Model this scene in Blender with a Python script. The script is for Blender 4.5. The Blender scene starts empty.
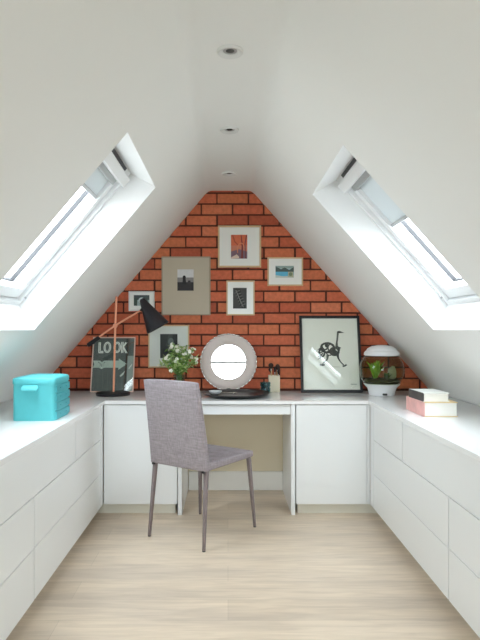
import bpy, bmesh, math, random
from mathutils import Vector, Matrix

random.seed(11)
R = math.radians
sc = bpy.context.scene
COL = sc.collection


# ------------------------------------------------------------------ materials
def lin(c):
    def f(v):
        v /= 255.0
        return v / 12.92 if v <= 0.04045 else ((v + 0.055) / 1.055) ** 2.4
    return (f(c[0]), f(c[1]), f(c[2]), 1.0)


def new_mat(name):
    m = bpy.data.materials.new(name)
    m.use_nodes = True
    nt = m.node_tree
    b = nt.nodes.get('Principled BSDF')
    return m, nt, b


def link(nt, a, b):
    nt.links.new(a, b)


def pbr(name, rgb, rough=0.5, metal=0.0, var=0.04, scale=12.0, bump=0.0, coat=0.0, coords='Object', stretch=None, spec=0.5):
    m, nt, b = new_mat(name)
    b.inputs['Roughness'].default_value = rough
    b.inputs['Metallic'].default_value = metal
    b.inputs['Specular IOR Level'].default_value = spec
    if coat:
        b.inputs['Coat Weight'].default_value = coat
        b.inputs['Coat Roughness'].default_value = 0.03
    tc = nt.nodes.new('ShaderNodeTexCoord')
    mp = nt.nodes.new('ShaderNodeMapping')
    if stretch:
        mp.inputs['Scale'].default_value = stretch
    nz = nt.nodes.new('ShaderNodeTexNoise')
    nz.inputs['Scale'].default_value = scale
    nz.inputs['Detail'].default_value = 4
    link(nt, tc.outputs[coords], mp.inputs['Vector'])
    link(nt, mp.outputs['Vector'], nz.inputs['Vector'])
    c = lin(rgb)
    mx = nt.nodes.new('ShaderNodeMix')
    mx.data_type = 'RGBA'
    mx.inputs[6].default_value = tuple(min(1, v * (1 - var)) for v in c[:3]) + (1,)
    mx.inputs[7].default_value = tuple(min(1, v * (1 + var)) for v in c[:3]) + (1,)
    link(nt, nz.outputs['Fac'], mx.inputs[0])
    link(nt, mx.outputs[2], b.inputs['Base Color'])
    if bump:
        bp = nt.nodes.new('ShaderNodeBump')
        bp.inputs['Strength'].default_value = bump
        bp.inputs['Distance'].default_value = 0.002
        link(nt, nz.outputs['Fac'], bp.inputs['Height'])
        link(nt, bp.outputs['Normal'], b.inputs['Normal'])
    return m


def glass_mat(name, tint=(255, 255, 255), refl=1.0, rough=0.0, ior=1.5):
    """thin architectural glass: clear transmission plus a fresnel reflection"""
    m, nt, b = new_mat(name)
    nt.nodes.remove(b)
    out = nt.nodes['Material Output']
    tr = nt.nodes.new('ShaderNodeBsdfTransparent')
    tr.inputs['Color'].default_value = lin(tint)
    gl = nt.nodes.new('ShaderNodeBsdfGlossy')
    gl.inputs['Roughness'].default_value = rough
    lw = nt.nodes.new('ShaderNodeLayerWeight')      # Schlick's fresnel, the same from both sides of the sheet
    lw.inputs['Blend'].default_value = 0.5
    pw = nt.nodes.new('ShaderNodeMath')
    pw.operation = 'POWER'
    pw.inputs[1].default_value = 5.0
    link(nt, lw.outputs['Facing'], pw.inputs[0])
    f0 = ((ior - 1) / (ior + 1)) ** 2
    fr = nt.nodes.new('ShaderNodeMath')
    fr.operation = 'MULTIPLY_ADD'
    fr.inputs[1].default_value = 1 - f0
    fr.inputs[2].default_value = f0
    link(nt, pw.outputs[0], fr.inputs[0])
    mul = nt.nodes.new('ShaderNodeMath')
    mul.operation = 'MULTIPLY'
    mul.inputs[1].default_value = refl
    mx = nt.nodes.new('ShaderNodeMixShader')
    link(nt, fr.outputs[0], mul.inputs[0])
    link(nt, mul.outputs[0], mx.inputs[0])
    link(nt, tr.outputs[0], mx.inputs[1])
    link(nt, gl.outputs[0], mx.inputs[2])
    link(nt, mx.outputs[0], out.inputs['Surface'])
    return m


def brick_mat():
    m, nt, b = new_mat('red_clay_brick')
    geo = nt.nodes.new('ShaderNodeNewGeometry')
    rp = nt.nodes.new('ShaderNodeValToRGB')
    e = rp.color_ramp.elements
    e[0].position = 0.0
    e[0].color = lin((166, 84, 60))
    e[1].position = 1.0
    e[1].color = lin((214, 126, 90))
    for p, c in ((0.2, (190, 97, 68)), (0.45, (203, 108, 76)), (0.7, (209, 116, 82)), (0.88, (204, 119, 80))):
        k = e.new(p)
        k.color = lin(c)
    link(nt, geo.outputs['Random Per Island'], rp.inputs['Fac'])
    tc = nt.nodes.new('ShaderNodeTexCoord')
    nz = nt.nodes.new('ShaderNodeTexNoise')
    nz.inputs['Scale'].default_value = 38
    nz.inputs['Detail'].default_value = 6
    link(nt, tc.outputs['Object'], nz.inputs['Vector'])
    r2 = nt.nodes.new('ShaderNodeValToRGB')
    r2.color_ramp.elements[0].position = 0.3
    r2.color_ramp.elements[0].color = (0.74, 0.72, 0.70, 1)
    r2.color_ramp.elements[1].position = 0.68
    r2.color_ramp.elements[1].color = (1.1, 1.06, 1.05, 1)
    link(nt, nz.outputs['Fac'], r2.inputs['Fac'])
    mx = nt.nodes.new('ShaderNodeMix')
    mx.data_type = 'RGBA'
    mx.blend_type = 'MULTIPLY'
    mx.inputs[0].default_value = 0.7
    link(nt, rp.outputs['Color'], mx.inputs[6])
    link(nt, r2.outputs['Color'], mx.inputs[7])
    link(nt, mx.outputs[2], b.inputs['Base Color'])
    b.inputs['Roughness'].default_value = 0.85
    bp = nt.nodes.new('ShaderNodeBump')
    bp.inputs['Strength'].default_value = 0.5
    bp.inputs['Distance'].default_value = 0.004
    link(nt, nz.outputs['Fac'], bp.inputs['Height'])
    link(nt, bp.outputs['Normal'], b.inputs['Normal'])
    return m


def floor_mat():
    m, nt, b = new_mat('pale_limed_oak_planks')
    tc = nt.nodes.new('ShaderNodeTexCoord')
    br = nt.nodes.new('ShaderNodeTexBrick')
    br.offset = 0.37
    br.inputs['Color1'].default_value = lin((222, 205, 184))
    br.inputs['Color2'].default_value = lin((211, 194, 173))
    br.inputs['Mortar'].default_value = lin((196, 180, 160))
    br.inputs['Scale'].default_value = 1.0
    br.inputs['Mortar Size'].default_value = 0.0012
    br.inputs['Mortar Smooth'].default_value = 0.4
    br.inputs['Brick Width'].default_value = 1.9
    br.inputs['Row Height'].default_value = 0.185
    link(nt, tc.outputs['Object'], br.inputs['Vector'])
    mp = nt.nodes.new('ShaderNodeMapping')
    mp.inputs['Scale'].default_value = (1.6, 16.0, 1.0)
    link(nt, tc.outputs['Object'], mp.inputs['Vector'])
    nz = nt.nodes.new('ShaderNodeTexNoise')
    nz.inputs['Scale'].default_value = 2.4
    nz.inputs['Detail'].default_value = 7
    nz.inputs['Distortion'].default_value = 0.9
    link(nt, mp.outputs['Vector'], nz.inputs['Vector'])
    r2 = nt.nodes.new('ShaderNodeValToRGB')
    r2.color_ramp.elements[0].position = 0.28
    r2.color_ramp.elements[0].color = (0.74, 0.72, 0.70, 1)
    r2.color_ramp.elements[1].position = 0.62
    r2.color_ramp.elements[1].color = (1.0, 1.0, 1.0, 1)
    link(nt, nz.outputs['Fac'], r2.inputs['Fac'])
    # broad pale streaks of lime wash
    mp2 = nt.nodes.new('ShaderNodeMapping')
    mp2.inputs['Scale'].default_value = (0.7, 4.0, 1.0)
    link(nt, tc.outputs['Object'], mp2.inputs['Vector'])
    n2 = nt.nodes.new('ShaderNodeTexNoise')
    n2.inputs['Scale'].default_value = 1.7
    n2.inputs['Detail'].default_value = 3
    link(nt, mp2.outputs['Vector'], n2.inputs['Vector'])
    r3 = nt.nodes.new('ShaderNodeValToRGB')
    r3.color_ramp.elements[0].position = 0.35
    r3.color_ramp.elements[0].color = (0.80, 0.80, 0.82, 1)
    r3.color_ramp.elements[1].position = 0.6
    r3.color_ramp.elements[1].color = (1, 1, 1, 1)
    link(nt, n2.outputs['Fac'], r3.inputs['Fac'])
    mx = nt.nodes.new('ShaderNodeMix')
    mx.data_type = 'RGBA'
    mx.blend_type = 'MULTIPLY'
    mx.inputs[0].default_value = 0.6
    link(nt, br.outputs['Color'], mx.inputs[6])
    link(nt, r2.outputs['Color'], mx.inputs[7])
    m2 = nt.nodes.new('ShaderNodeMix')
    m2.data_type = 'RGBA'
    m2.blend_type = 'MULTIPLY'
    m2.inputs[0].default_value = 0.8
    link(nt, mx.outputs[2], m2.inputs[6])
    link(nt, r3.outputs['Color'], m2.inputs[7])
    link(nt, m2.outputs[2], b.inputs['Base Color'])
    b.inputs['Roughness'].default_value = 0.45
    return m


def fabric_mat():
    m, nt, b = new_mat('mauve_grey_linen_weave')
    tc = nt.nodes.new('ShaderNodeTexCoord')
    cols = []
    for st in ((18, 18, 190), (210, 210, 16)):
        mp = nt.nodes.new('ShaderNodeMapping')
        mp.inputs['Scale'].default_value = st
        link(nt, tc.outputs['Object'], mp.inputs['Vector'])
        nz = nt.nodes.new('ShaderNodeTexNoise')
        nz.inputs['Scale'].default_value = 1.0
        nz.inputs['Detail'].default_value = 3
        link(nt, mp.outputs['Vector'], nz.inputs['Vector'])
        cols.append(nz)
    ad = nt.nodes.new('ShaderNodeMath')
    ad.operation = 'ADD'
    link(nt, cols[0].outputs['Fac'], ad.inputs[0])
    link(nt, cols[1].outputs['Fac'], ad.inputs[1])
    rp = nt.nodes.new('ShaderNodeValToRGB')
    rp.color_ramp.elements[0].position = 0.30
    rp.color_ramp.elements[0].color = lin((132, 123, 126))
    rp.color_ramp.elements[1].position = 0.70
    rp.color_ramp.elements[1].color = lin((170, 161, 165))
    dv = nt.nodes.new('ShaderNodeMath')
    dv.operation = 'MULTIPLY'
    dv.inputs[1].default_value = 0.5
    link(nt, ad.outputs[0], dv.inputs[0])
    link(nt, dv.outputs[0], rp.inputs['Fac'])
    link(nt, rp.outputs['Color'], b.inputs['Base Color'])
    b.inputs['Roughness'].default_value = 0.95
    b.inputs['Specular IOR Level'].default_value = 0.15
    bp = nt.nodes.new('ShaderNodeBump')
    bp.inputs['Strength'].default_value = 0.35
    bp.inputs['Distance'].default_value = 0.001
    link(nt, ad.outputs[0], bp.inputs['Height'])
    link(nt, bp.outputs['Normal'], b.inputs['Normal'])
    return m


def blind_mat():
    m, nt, b = new_mat('pale_grey_blind_cloth')
    out = nt.nodes['Material Output']
    b.inputs['Base Color'].default_value = lin((222, 228, 230))
    b.inputs['Roughness'].default_value = 0.9
    tl = nt.nodes.new('ShaderNodeBsdfTranslucent')
    tl.inputs['Color'].default_value = lin((210, 216, 220))
    wv = nt.nodes.new('ShaderNodeTexNoise')
    wv.inputs['Scale'].default_value = 300
    bp = nt.nodes.new('ShaderNodeBump')
    bp.inputs['Strength'].default_value = 0.05
    link(nt, wv.outputs['Fac'], bp.inputs['Height'])
    link(nt, bp.outputs['Normal'], b.inputs['Normal'])
    mx = nt.nodes.new('ShaderNodeMixShader')
    mx.inputs[0].default_value = 0.10
    link(nt, b.outputs[0], mx.inputs[1])
    link(nt, tl.outputs[0], mx.inputs[2])
    link(nt, mx.outputs[0], out.inputs['Surface'])
    return m


M = dict(
    plaster=pbr('white_painted_plaster', (230, 230, 227), 0.75, var=0.012, scale=3, bump=0.04),
    reveal=pbr('white_painted_reveal', (230, 231, 231), 0.6, var=0.01, scale=3),
    cream=pbr('cream_painted_plaster', (226, 215, 190), 0.7, var=0.015, scale=4),
    skirting=pbr('white_painted_skirting', (232, 231, 226), 0.4, var=0.01),
    laminate=pbr('white_satin_laminate', (231, 233, 233), 0.34, var=0.008, scale=4),
    carcass=pbr('white_carcass_board', (222, 222, 218), 0.5, var=0.01),
    plinth=pbr('pale_plinth_board', (222, 220, 208), 0.45, var=0.01),
    worktop=pbr('polished_white_worktop', (240, 241, 241), 0.16, var=0.01, scale=6),
    upvc=pbr('white_lacquered_window_timber', (232, 234, 235), 0.35, var=0.01),
    gasket=pbr('dark_grey_rubber_gasket', (62, 62, 64), 0.6),
    alu=pbr('brushed_aluminium', (176, 178, 178), 0.35, metal=0.6),
    brick=brick_mat(),
    mortar=pbr('dark_brown_mortar', (84, 48, 36), 0.95, var=0.25, scale=60, bump=0.5),
    floor=floor_mat(),
    fabric=fabric_mat(),
    legfab=pbr('grey_brown_leg_covering', (128, 116, 116), 0.8, var=0.12, scale=60),
    black=pbr('black_satin_metal', (24, 24, 28), 0.42, var=0.1),
    blackgloss=pbr('black_lacquer', (16, 14, 15), 0.3, var=0.1),
    shade=pbr('charcoal_shade_paint', (38, 37, 43), 0.5, var=0.08),
    shadein=pbr('white_shade_lining', (220, 220, 215), 0.6),
    copper=pbr('copper_pink_metal', (240, 168, 134), 0.35, metal=0.35, var=0.04),
    teal=pbr('turquoise_leather_cloth', (86, 188, 194), 0.5, var=0.05, scale=30, bump=0.05),
    tealdark=pbr('turquoise_drawer_cloth', (74, 174, 184), 0.5, var=0.06, scale=30),
    brassknob=pbr('deep_turquoise_knob', (44, 150, 156), 0.4),
    blush=pbr('pale_blush_frame', (226, 196, 180), 0.45, var=0.04),
    oak=pbr('pale_oak_moulding', (206, 176, 134), 0.5, var=0.12, scale=30, stretch=(1, 1, 6)),
    mat_white=pbr('white_mount_board', (230, 231, 226), 0.6, var=0.01, coat=0.25),
    mat_beige=pbr('beige_mount_board', (186, 175, 155), 0.7, var=0.02),
    mat_cool=pbr('cool_white_mount_board', (214, 220, 214), 0.6, var=0.01, coat=0.25),
    taupe=pbr('taupe_frame_edge', (160, 146, 124), 0.5, var=0.05),
    paper=pbr('pale_print_paper', (246, 243, 238), 0.7, var=0.015),
    chalk=pbr('dark_slate_print', (80, 88, 87), 0.6, var=0.35, scale=14),
    chalkwhite=pbr('chalky_white_ink', (238, 242, 238), 0.7, var=0.1, scale=40),
    chalkpale=pbr('pale_green_grey_ink', (182, 198, 190), 0.7, var=0.2, scale=40),
    pictureglass=glass_mat('picture_glass', (252, 254, 252), 1.0),
    windowglass=glass_mat('window_pane_glass', (252, 254, 254), 0.12),
    vaseglass=glass_mat('clear_vase_glass', (228, 238, 230), 1.4),
    bowlglass=glass_mat('clear_bowl_acrylic', (248, 250, 244), 0.9),
    water=glass_mat('aquarium_water', (228, 234, 208), 0.3, ior=1.2),
    tealglass=glass_mat('teal_tumbler_glass', (186, 224, 232), 1.5),
    mirror=None,
    chrome=pbr('polished_chrome', (226, 222, 218), 0.12, metal=1.0, var=0.02),
    pewter=pbr('taupe_pewter_surround', (204, 191, 184), 0.5, metal=0.15, var=0.05, scale=50, bump=0.1),
    whiteplastic=pbr('white_moulded_plastic', (232, 234, 236), 0.3, var=0.01),
    darkplastic=pbr('dark_grey_plastic', (52, 54, 54), 0.4),
    gravel=pbr('dark_aquarium_gravel', (62, 56, 40), 0.9, var=0.6, scale=90, bump=0.8),
    waterplant=pbr('bright_green_water_plant', (142, 186, 62), 0.6, var=0.2, scale=30),
    waterplant2=pbr('dark_green_water_plant', (74, 104, 44), 0.6, var=0.2, scale=30),
    stone=pbr('grey_aquarium_stone', (168, 166, 156), 0.8, var=0.3, scale=30, bump=0.6),
    leaf=pbr('mid_green_leaf', (118, 164, 70), 0.6, var=0.3, scale=25),
    leafpale=pbr('pale_green_leaf', (176, 200, 128), 0.6, var=0.25, scale=25),
    stem=pbr('green_stem', (96, 134, 66), 0.6, var=0.2),
    petal=pbr('white_petal', (240, 240, 224), 0.7, var=0.03),
    pollen=pbr('yellow_flower_centre', (214, 190, 84), 0.7),
    ceramic=pbr('cream_ceramic', (214, 204, 178), 0.4, var=0.04),
    pages=pbr('cream_page_edges', (242, 240, 234), 0.8, var=0.05, scale=2, stretch=(1, 1, 220)),
    coverpink=pbr('pink_pictorial_cover', (226, 172, 166), 0.45, var=0.30, scale=16),
    coverblack=pbr('dark_pictorial_cover', (66, 62, 60), 0.4, var=0.6, scale=22),
    covertan=pbr('tan_cover_edge', (214, 190, 142), 0.5, var=0.1),
    bristle=pbr('dark_brush_hair', (48, 34, 28), 0.8, var=0.2),
    brushwood=pbr('pale_wood_handle', (196, 166, 110), 0.5, var=0.1),
    lens=pbr('dark_lamp_lens', (70, 72, 70), 0.25, var=0.05),
    ringwhite=pbr('white_lamp_trim', (214, 215, 212), 0.4, var=0.01),
    blind=blind_mat(),
)
mm, nt_, b_ = new_mat('silvered_mirror_glass')
b_.inputs['Base Color'].default_value = (0.94, 0.94, 0.94, 1)
b_.inputs['Metallic'].default_value = 1.0
b_.inputs['Roughness'].default_value = 0.02
M['mirror'] = mm


# ------------------------------------------------------------------ mesh tools
def fill(bm, mi=0, since=0):
    bm.faces.ensure_lookup_table()
    for f in bm.faces[since:]:
        f.material_index = mi


def box(bm, x0, x1, y0, y1, z0, z1, bev=0.0, seg=2, mi=0):
    vs = [bm.verts.new(p) for p in ((x0, y0, z0), (x1, y0, z0), (x1, y1, z0), (x0, y1, z0),
                                    (x0, y0, z1), (x1, y0, z1), (x1, y1, z1), (x0, y1, z1))]
    fs = [bm.faces.new([vs[i] for i in q]) for q in ((3, 2, 1, 0), (4, 5, 6, 7), (0, 1, 5, 4), (1, 2, 6, 5), (2, 3, 7, 6), (3, 0, 4, 7))]
    for f in fs:
        f.material_index = mi
    if bev:
        es = list({e for f in fs for e in f.edges})
        r = bmesh.ops.bevel(bm, geom=es, offset=bev, segments=seg, affect='EDGES', profile=0.5)
        for f in r['faces']:
            f.material_index = mi
    return vs


def hexa(bm, pts, mi=0, bev=0.0, seg=2):
    """8 points, bottom ring then top ring"""
    vs = [bm.verts.new(p) for p in pts]
    fs = [bm.faces.new([vs[i] for i in q]) for q in ((3, 2, 1, 0), (4, 5, 6, 7), (0, 1, 5, 4), (1, 2, 6, 5), (2, 3, 7, 6), (3, 0, 4, 7))]
    for f in fs:
        f.material_index = mi
    if bev:
        es = list({e for f in fs for e in f.edges})
        bmesh.ops.bevel(bm, geom=es, offset=bev, segments=seg, affect='EDGES', profile=0.5)


def poly_prism(bm, pts, a0, a1, axis='y', mi=0):
    """pts: 2-D outline, extruded along axis"""
    def P(p, a):
        if axis == 'y':
            return (p[0], a, p[1])
        if axis == 'z':
            return (p[0], p[1], a)
        return (a, p[0], p[1])
    A = [bm.verts.new(P(p, a0)) for p in pts]
    B = [bm.verts.new(P(p, a1)) for p in pts]
    n = len(pts)
    for f in [bm.faces.new(A), bm.faces.new(B[::-1])] + [bm.faces.new((A[i], B[i], B[(i + 1) % n], A[(i + 1) % n])) for i in range(n)]:
        f.material_index = mi


def lathe(bm, prof, seg=32, c=(0, 0, 0), closed=False, mi=0):
    """prof: (radius, z) from bottom to top, about the z axis through c"""
    rings = []
    for r, z in prof:
        if r < 1e-6:
            rings.append([bm.verts.new((c[0], c[1], c[2] + z))])
        else:
            rings.append([bm.verts.new((c[0] + r * math.cos(2 * math.pi * k / seg), c[1] + r * math.sin(2 * math.pi * k / seg), c[2] + z)) for k in range(seg)])
    prs = list(zip(rings, rings[1:]))
    if closed:
        prs.append((rings[-1], rings[0]))
    for a, b in prs:
        if len(a) == 1 and len(b) == 1:
            continue
        for k in range(seg):
            j = (k + 1) % seg
            if len(a) == 1:
                f = bm.faces.new((a[0], b[j], b[k]))
            elif len(b) == 1:
                f = bm.faces.new((a[k], a[j], b[0]))
            else:
                f = bm.faces.new((a[k], a[j], b[j], b[k]))
            f.material_index = mi


def tube(bm, pts, rad, seg=8, mi=0, caps=True):
    pts = [Vector(p) for p in pts]
    if not hasattr(rad, '__len__'):
        rad = [rad] * len(pts)
    rings = []
    prev = None
    for i, p in enumerate(pts):
        t = (pts[min(i + 1, len(pts) - 1)] - pts[max(i - 1, 0)]).normalized()
        if prev is None:
            u = t.orthogonal().normalized()
        else:
            u = (prev - t * prev.dot(t))
            u = u.normalized() if u.length > 1e-6 else t.orthogonal().normalized()
        prev = u
        w = t.cross(u)
        rings.append([bm.verts.new(p + (u * math.cos(2 * math.pi * k / seg) + w * math.sin(2 * math.pi * k / seg)) * rad[i]) for k in range(seg)])
    fs = []
    for a, b in zip(rings, rings[1:]):
        for k in range(seg):
            fs.append(bm.faces.new((a[k], a[(k + 1) % seg], b[(k + 1) % seg], b[k])))
    if caps:
        fs.append(bm.faces.new(rings[0][::-1]))
        fs.append(bm.faces.new(rings[-1]))
    for f in fs:
        f.material_index = mi


def ball(bm, c, r, sub=2, squash=(1, 1, 1), mi=0):
    res = bmesh.ops.create_icosphere(bm, subdivisions=sub, radius=r)
    for v in res['verts']:
        v.co = Vector((v.co.x * squash[0], v.co.y * squash[1], v.co.z * squash[2])) + Vector(c)
        for f in v.link_faces:
            f.material_index = mi


def mesh_obj(name, bm, mats, parent=None, smooth=0, offset=None):
    """links ONE mesh object; offset moves world points into the parent's frame"""
    if offset is not None:
        bmesh.ops.translate(bm, verts=bm.verts, vec=-Vector(offset))
    bmesh.ops.recalc_face_normals(bm, faces=bm.faces)
    me = bpy.data.meshes.new(name)
    bm.to_mesh(me)
    bm.free()
    for m in (mats if isinstance(mats, (list, tuple)) else [mats]):
        me.materials.append(M[m] if isinstance(m, str) else m)
    if smooth:
        me.polygons.foreach_set('use_smooth', [True] * len(me.polygons))
        try:
            me.set_sharp_from_angle(angle=R(smooth))
        except Exception:
            pass
    o = bpy.data.objects.new(name, me)
    COL.objects.link(o)
    if parent is not None:
        o.parent = parent
    return o


def tag(o, label=None, cat=None, group=None, kind=None):
    if label:
        o['label'] = label
    if cat:
        o['category'] = cat
    if group:
        o['group'] = group
    if kind:
        o['kind'] = kind
    return o


def thing(name, label, cat, loc=(0, 0, 0), rot=(0, 0, 0), group=None):
    o = bpy.data.objects.new(name, None)
    COL.objects.link(o)
    o.location = loc
    o.rotation_euler = rot
    o.empty_display_size = 0.05
    return tag(o, label, cat, group)


def struct(name, bm, mats, parent=None, smooth=0):
    o = mesh_obj(name, bm, mats, parent, smooth)
    if parent is None:
        o['kind'] = 'structure'
    return o


def dup(root, loc=None):
    r = root.copy()
    COL.objects.link(r)
    if loc is not None:
        r.location = loc
    for ch in list(root.children):
        c = ch.copy()
        COL.objects.link(c)
        c.parent = r
        for g in list(ch.children):
            d = g.copy()
            COL.objects.link(d)
            d.parent = c
    return r


# ------------------------------------------------------------------ the room
CAM_Z = 1.21
BACK = 4.37          # face of the brick gable
REAR = -1.5
CEIL = 2.265
XL, XR = -0.15, 0.18            # edges of the flat ceiling strip
TL, TR = math.atan(1.175), math.atan(1.12)
KL, KR = -1.46, 1.555           # knee walls
WT = 0.75                        # top of the worktop


def slope_fn(side):
    if side == 'left':
        cx, a, sg = XL, TL, -1
    else:
        cx, a, sg = XR, TR, 1
    u = Vector((sg * math.cos(a), 0, -math.sin(a)))
    n = Vector((sg * math.sin(a), 0, math.cos(a)))
    o = Vector((cx, 0, CEIL))
    return lambda s, y, d: o + u * s + n * d + Vector((0, y, 0))


SOFT = 0.034
NT = 0.15            # depth of the window reveals
SKY = {'left': (0.373, 1.386, ((2.25, 3.12),)),
       'right': (0.422, 1.414, ((2.31, 3.15),))}
FLT, FLB = 0.03, 0.05   # how far the reveal tapers at top and bottom


def build_slope(side):
    P = slope_fn(side)
    s0, s1, holes = SKY[side]
    a = TL if side == 'left' else TR
    kx = KL if side == 'left' else KR
    S = (abs(kx - (XL if side == 'left' else XR))) / math.cos(a)
    bm = bmesh.new()
    for d, t, b in ((0.0, 0, 0), (NT, FLT, FLB)):
        sc_ = [SOFT if d == 0 else -0.05, s0 + t, s1 - b, S]
        yc = [REAR - 0.1]
        for y0, y1 in sorted(holes):
            yc += [y0, y1]
        yc.append(BACK + 0.12)
        for i in range(3):
            for j in range(len(yc) - 1):
                if i == 1 and j % 2 == 1:
                    continue
                q = [(sc_[i], yc[j]), (sc_[i + 1], yc[j]), (sc_[i + 1], yc[j + 1]), (sc_[i], yc[j + 1])]
                bm.faces.new([bm.verts.new(P(p[0], p[1], d)) for p in q])
    for y0, y1 in holes:
        A = [(s0, y0), (s1, y0), (s1, y1), (s0, y1)]
        B = [(s0 + FLT, y0), (s1 - FLB, y0), (s1 - FLB, y1), (s0 + FLT, y1)]
        for k in range(4):
            j = (k + 1) % 4
            f = bm.faces.new([bm.verts.new(p) for p in (P(*A[k], 0), P(*A[j], 0), P(*B[j], NT), P(*B[k], NT))])
            f.material_index = 1
    # knee wall under the slope
    z = P(S, 0, 0).z
    x1 = kx + (-0.15 if side == 'left' else 0.15)
    box(bm, min(kx, x1), max(kx, x1), REAR - 0.1, BACK + 0.12, -0.05, z + 0.02)
    bmesh.ops.remove_doubles(bm, verts=bm.verts, dist=1e-5)
    return struct('wall_' + side, bm, ['plaster', 'reveal'])


build_slope('left')
build_slope('right')

bm = bmesh.new()
prof = []
for sgn, P_ in ((-1, slope_fn('left')), (1, slope_fn('right'))):
    cx = XL if sgn < 0 else XR
    e0, e2 = P_(SOFT, 0, 0), Vector((cx - sgn * SOFT, 0, CEIL))
    cc = Vector((cx, 0, CEIL))
    arc = []
    for k in range(9):
        f_ = k / 8
        arc.append(e0 * (1 - f_) ** 2 + cc * 2 * f_ * (1 - f_) + e2 * f_ ** 2)
    prof += arc if sgn < 0 else arc[::-1]
prof = [(p.x, p.z) for p in prof]
poly_prism(bm, prof + [(XR + 0.13, CEIL + .12), (XL - 0.13, CEIL + .12)], REAR - 0.1, BACK + 0.12, 'y')
struct('ceiling', bm, 'plaster', smooth=30)

bm = bmesh.new()
box(bm, KL - 0.2, KR + 0.2, REAR - 0.1, BACK + 0.12, -0.08, 0)
struct('floor', bm, 'floor')

def clip_to_gable(bm, extra):
    """trim an end wall to the roof outline, let `extra` past the inner faces of the slopes"""
    for nrm, co in (((-math.sin(TL), 0, math.cos(TL)), (XL, 0, CEIL)), ((math.sin(TR), 0, math.cos(TR)), (XR, 0, CEIL))):
        nv = Vector(nrm)
        r = bmesh.ops.bisect_plane(bm, geom=bm.verts[:] + bm.edges[:] + bm.faces[:], plane_co=Vector(co) + nv * extra, plane_no=nv, clear_outer=True)
        bmesh.ops.holes_fill(bm, edges=[g for g in r['geom_cut'] if isinstance(g, bmesh.types.BMEdge)])


# brick gable: mortar backing, plastered strip below the worktop, individual bricks on the face
bm = bmesh.new()
box(bm, KL - 0.1, KR + 0.1, BACK + 0.009, BACK + 0.12, WT - 0.03, CEIL + 0.1, mi=1)
box(bm, KL - 0.1, KR + 0.1, BACK, BACK + 0.12, -0.05, WT - 0.03, mi=2)
clip_to_gable(bm, NT * .9)
ROW, PITCH, JT = 0.0826, 0.2365, 0.0125
bb = bmesh.new()
joint0 = (217 - 228) / 132.0
for r in range(-1, 18):
    ztop = 2.159 + ROW - r * ROW + ROW * 0
    zb = ztop - ROW + JT
    off = joint0 + (PITCH / 2 if r % 2 else 0)
    for k in range(-9, 9):
        x0 = off + k * PITCH + JT / 2 + random.uniform(-0.002, 0.002)
        x1 = off + (k + 1) * PITCH - JT / 2 + random.uniform(-0.002, 0.002)
        if x1 < -1.6 or x0 > 1.7:
            continue
        yy = BACK + random.uniform(0, 0.003)
        box(bb, x0, x1, yy, BACK + 0.02, zb + random.uniform(-.001, .001), ztop + random.uniform(-.001, .001), bev=0.003, seg=1)
for nrm, co in (((-math.sin(TL), 0, math.cos(TL)), (XL, 0, CEIL)), ((math.sin(TR), 0, math.cos(TR)), (XR, 0, CEIL)), ((0, 0, 1), (0, 0, CEIL)), ((0, 0, -1), (0, 0, WT - 0.03))):
    bmesh.ops.bisect_plane(bb, geom=bb.verts[:] + bb.edges[:] + bb.faces[:], plane_co=co, plane_no=nrm, clear_outer=True)
tmp = bpy.data.meshes.new('tmp_bricks')
bb.to_mesh(tmp)
bb.free()
bm.from_mesh(tmp)
bpy.data.meshes.remove(tmp)
struct('wall_back', bm, ['brick', 'mortar', 'cream'])

# wall behind the photographer, with an unseen window added for fill and the mirror's reflection
WX0, WX1, WZ0, WZ1 = -0.56, 0.60, 0.86, 1.98
bm = bmesh.new()
box(bm, KL - 0.1, WX0, REAR - 0.12, REAR, -0.05, CEIL + 0.1)
box(bm, WX1, KR + 0.1, REAR - 0.12, REAR, -0.05, CEIL + 0.1)
box(bm, WX0, WX1, REAR - 0.12, REAR, -0.05, WZ0)
box(bm, WX0, WX1, REAR - 0.12, REAR, WZ1, CEIL + 0.1)
clip_to_gable(bm, NT * .9)
struct('wall_rear', bm, 'plaster')
w = bpy.data.objects.new('window_3', None)
COL.objects.link(w)
w.location = (0, REAR, WZ0)
w['kind'] = 'structure'
bm = bmesh.new()
f = 0.05
box(bm, WX0, WX0 + f, REAR - 0.09, REAR - 0.03, WZ0, WZ1)
box(bm, WX1 - f, WX1, REAR - 0.09, REAR - 0.03, WZ0, WZ1)
box(bm, WX0, WX1, REAR - 0.09, REAR - 0.03, WZ0, WZ0 + f)
box(bm, WX0, WX1, REAR - 0.09, REAR - 0.03, WZ1 - f, WZ1)
mesh_obj('frame', bm, 'upvc', w, offset=w.location)
bm = bmesh.new()
box(bm, WX0 + f, WX1 - f, REAR - 0.08, REAR - 0.04, 1.43, 1.482)  # added bar, there to reflect as the line across the mirror
mesh_obj('transom', bm, 'alu', w, offset=w.location)
bm = bmesh.new()
box(bm, WX0 + .02, WX1 - .02, REAR - 0.064, REAR - 0.06, WZ0 + .02, WZ1 - .02)
mesh_obj('pane', bm, 'windowglass', w, offset=w.location)

# skirting inside the kneehole
bm = bmesh.new()
box(bm, -0.298, 0.415, BACK - 0.018, BACK, 0, 0.142, bev=0.003, seg=1)
struct('baseboard_back', bm, 'skirting')


# ------------------------------------------------------------------ skylights
def slab(bm, P, s0, s1, y0, y1, d0, d1, mi=0, bev=0):
    hexa(bm, [P(s0, y0, d0), P(s1, y0, d0), P(s1, y1, d0), P(s0, y1, d0),
              P(s0, y0, d1), P(s1, y0, d1), P(s1, y1, d1), P(s0, y1, d1)], mi, bev, 1)


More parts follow.
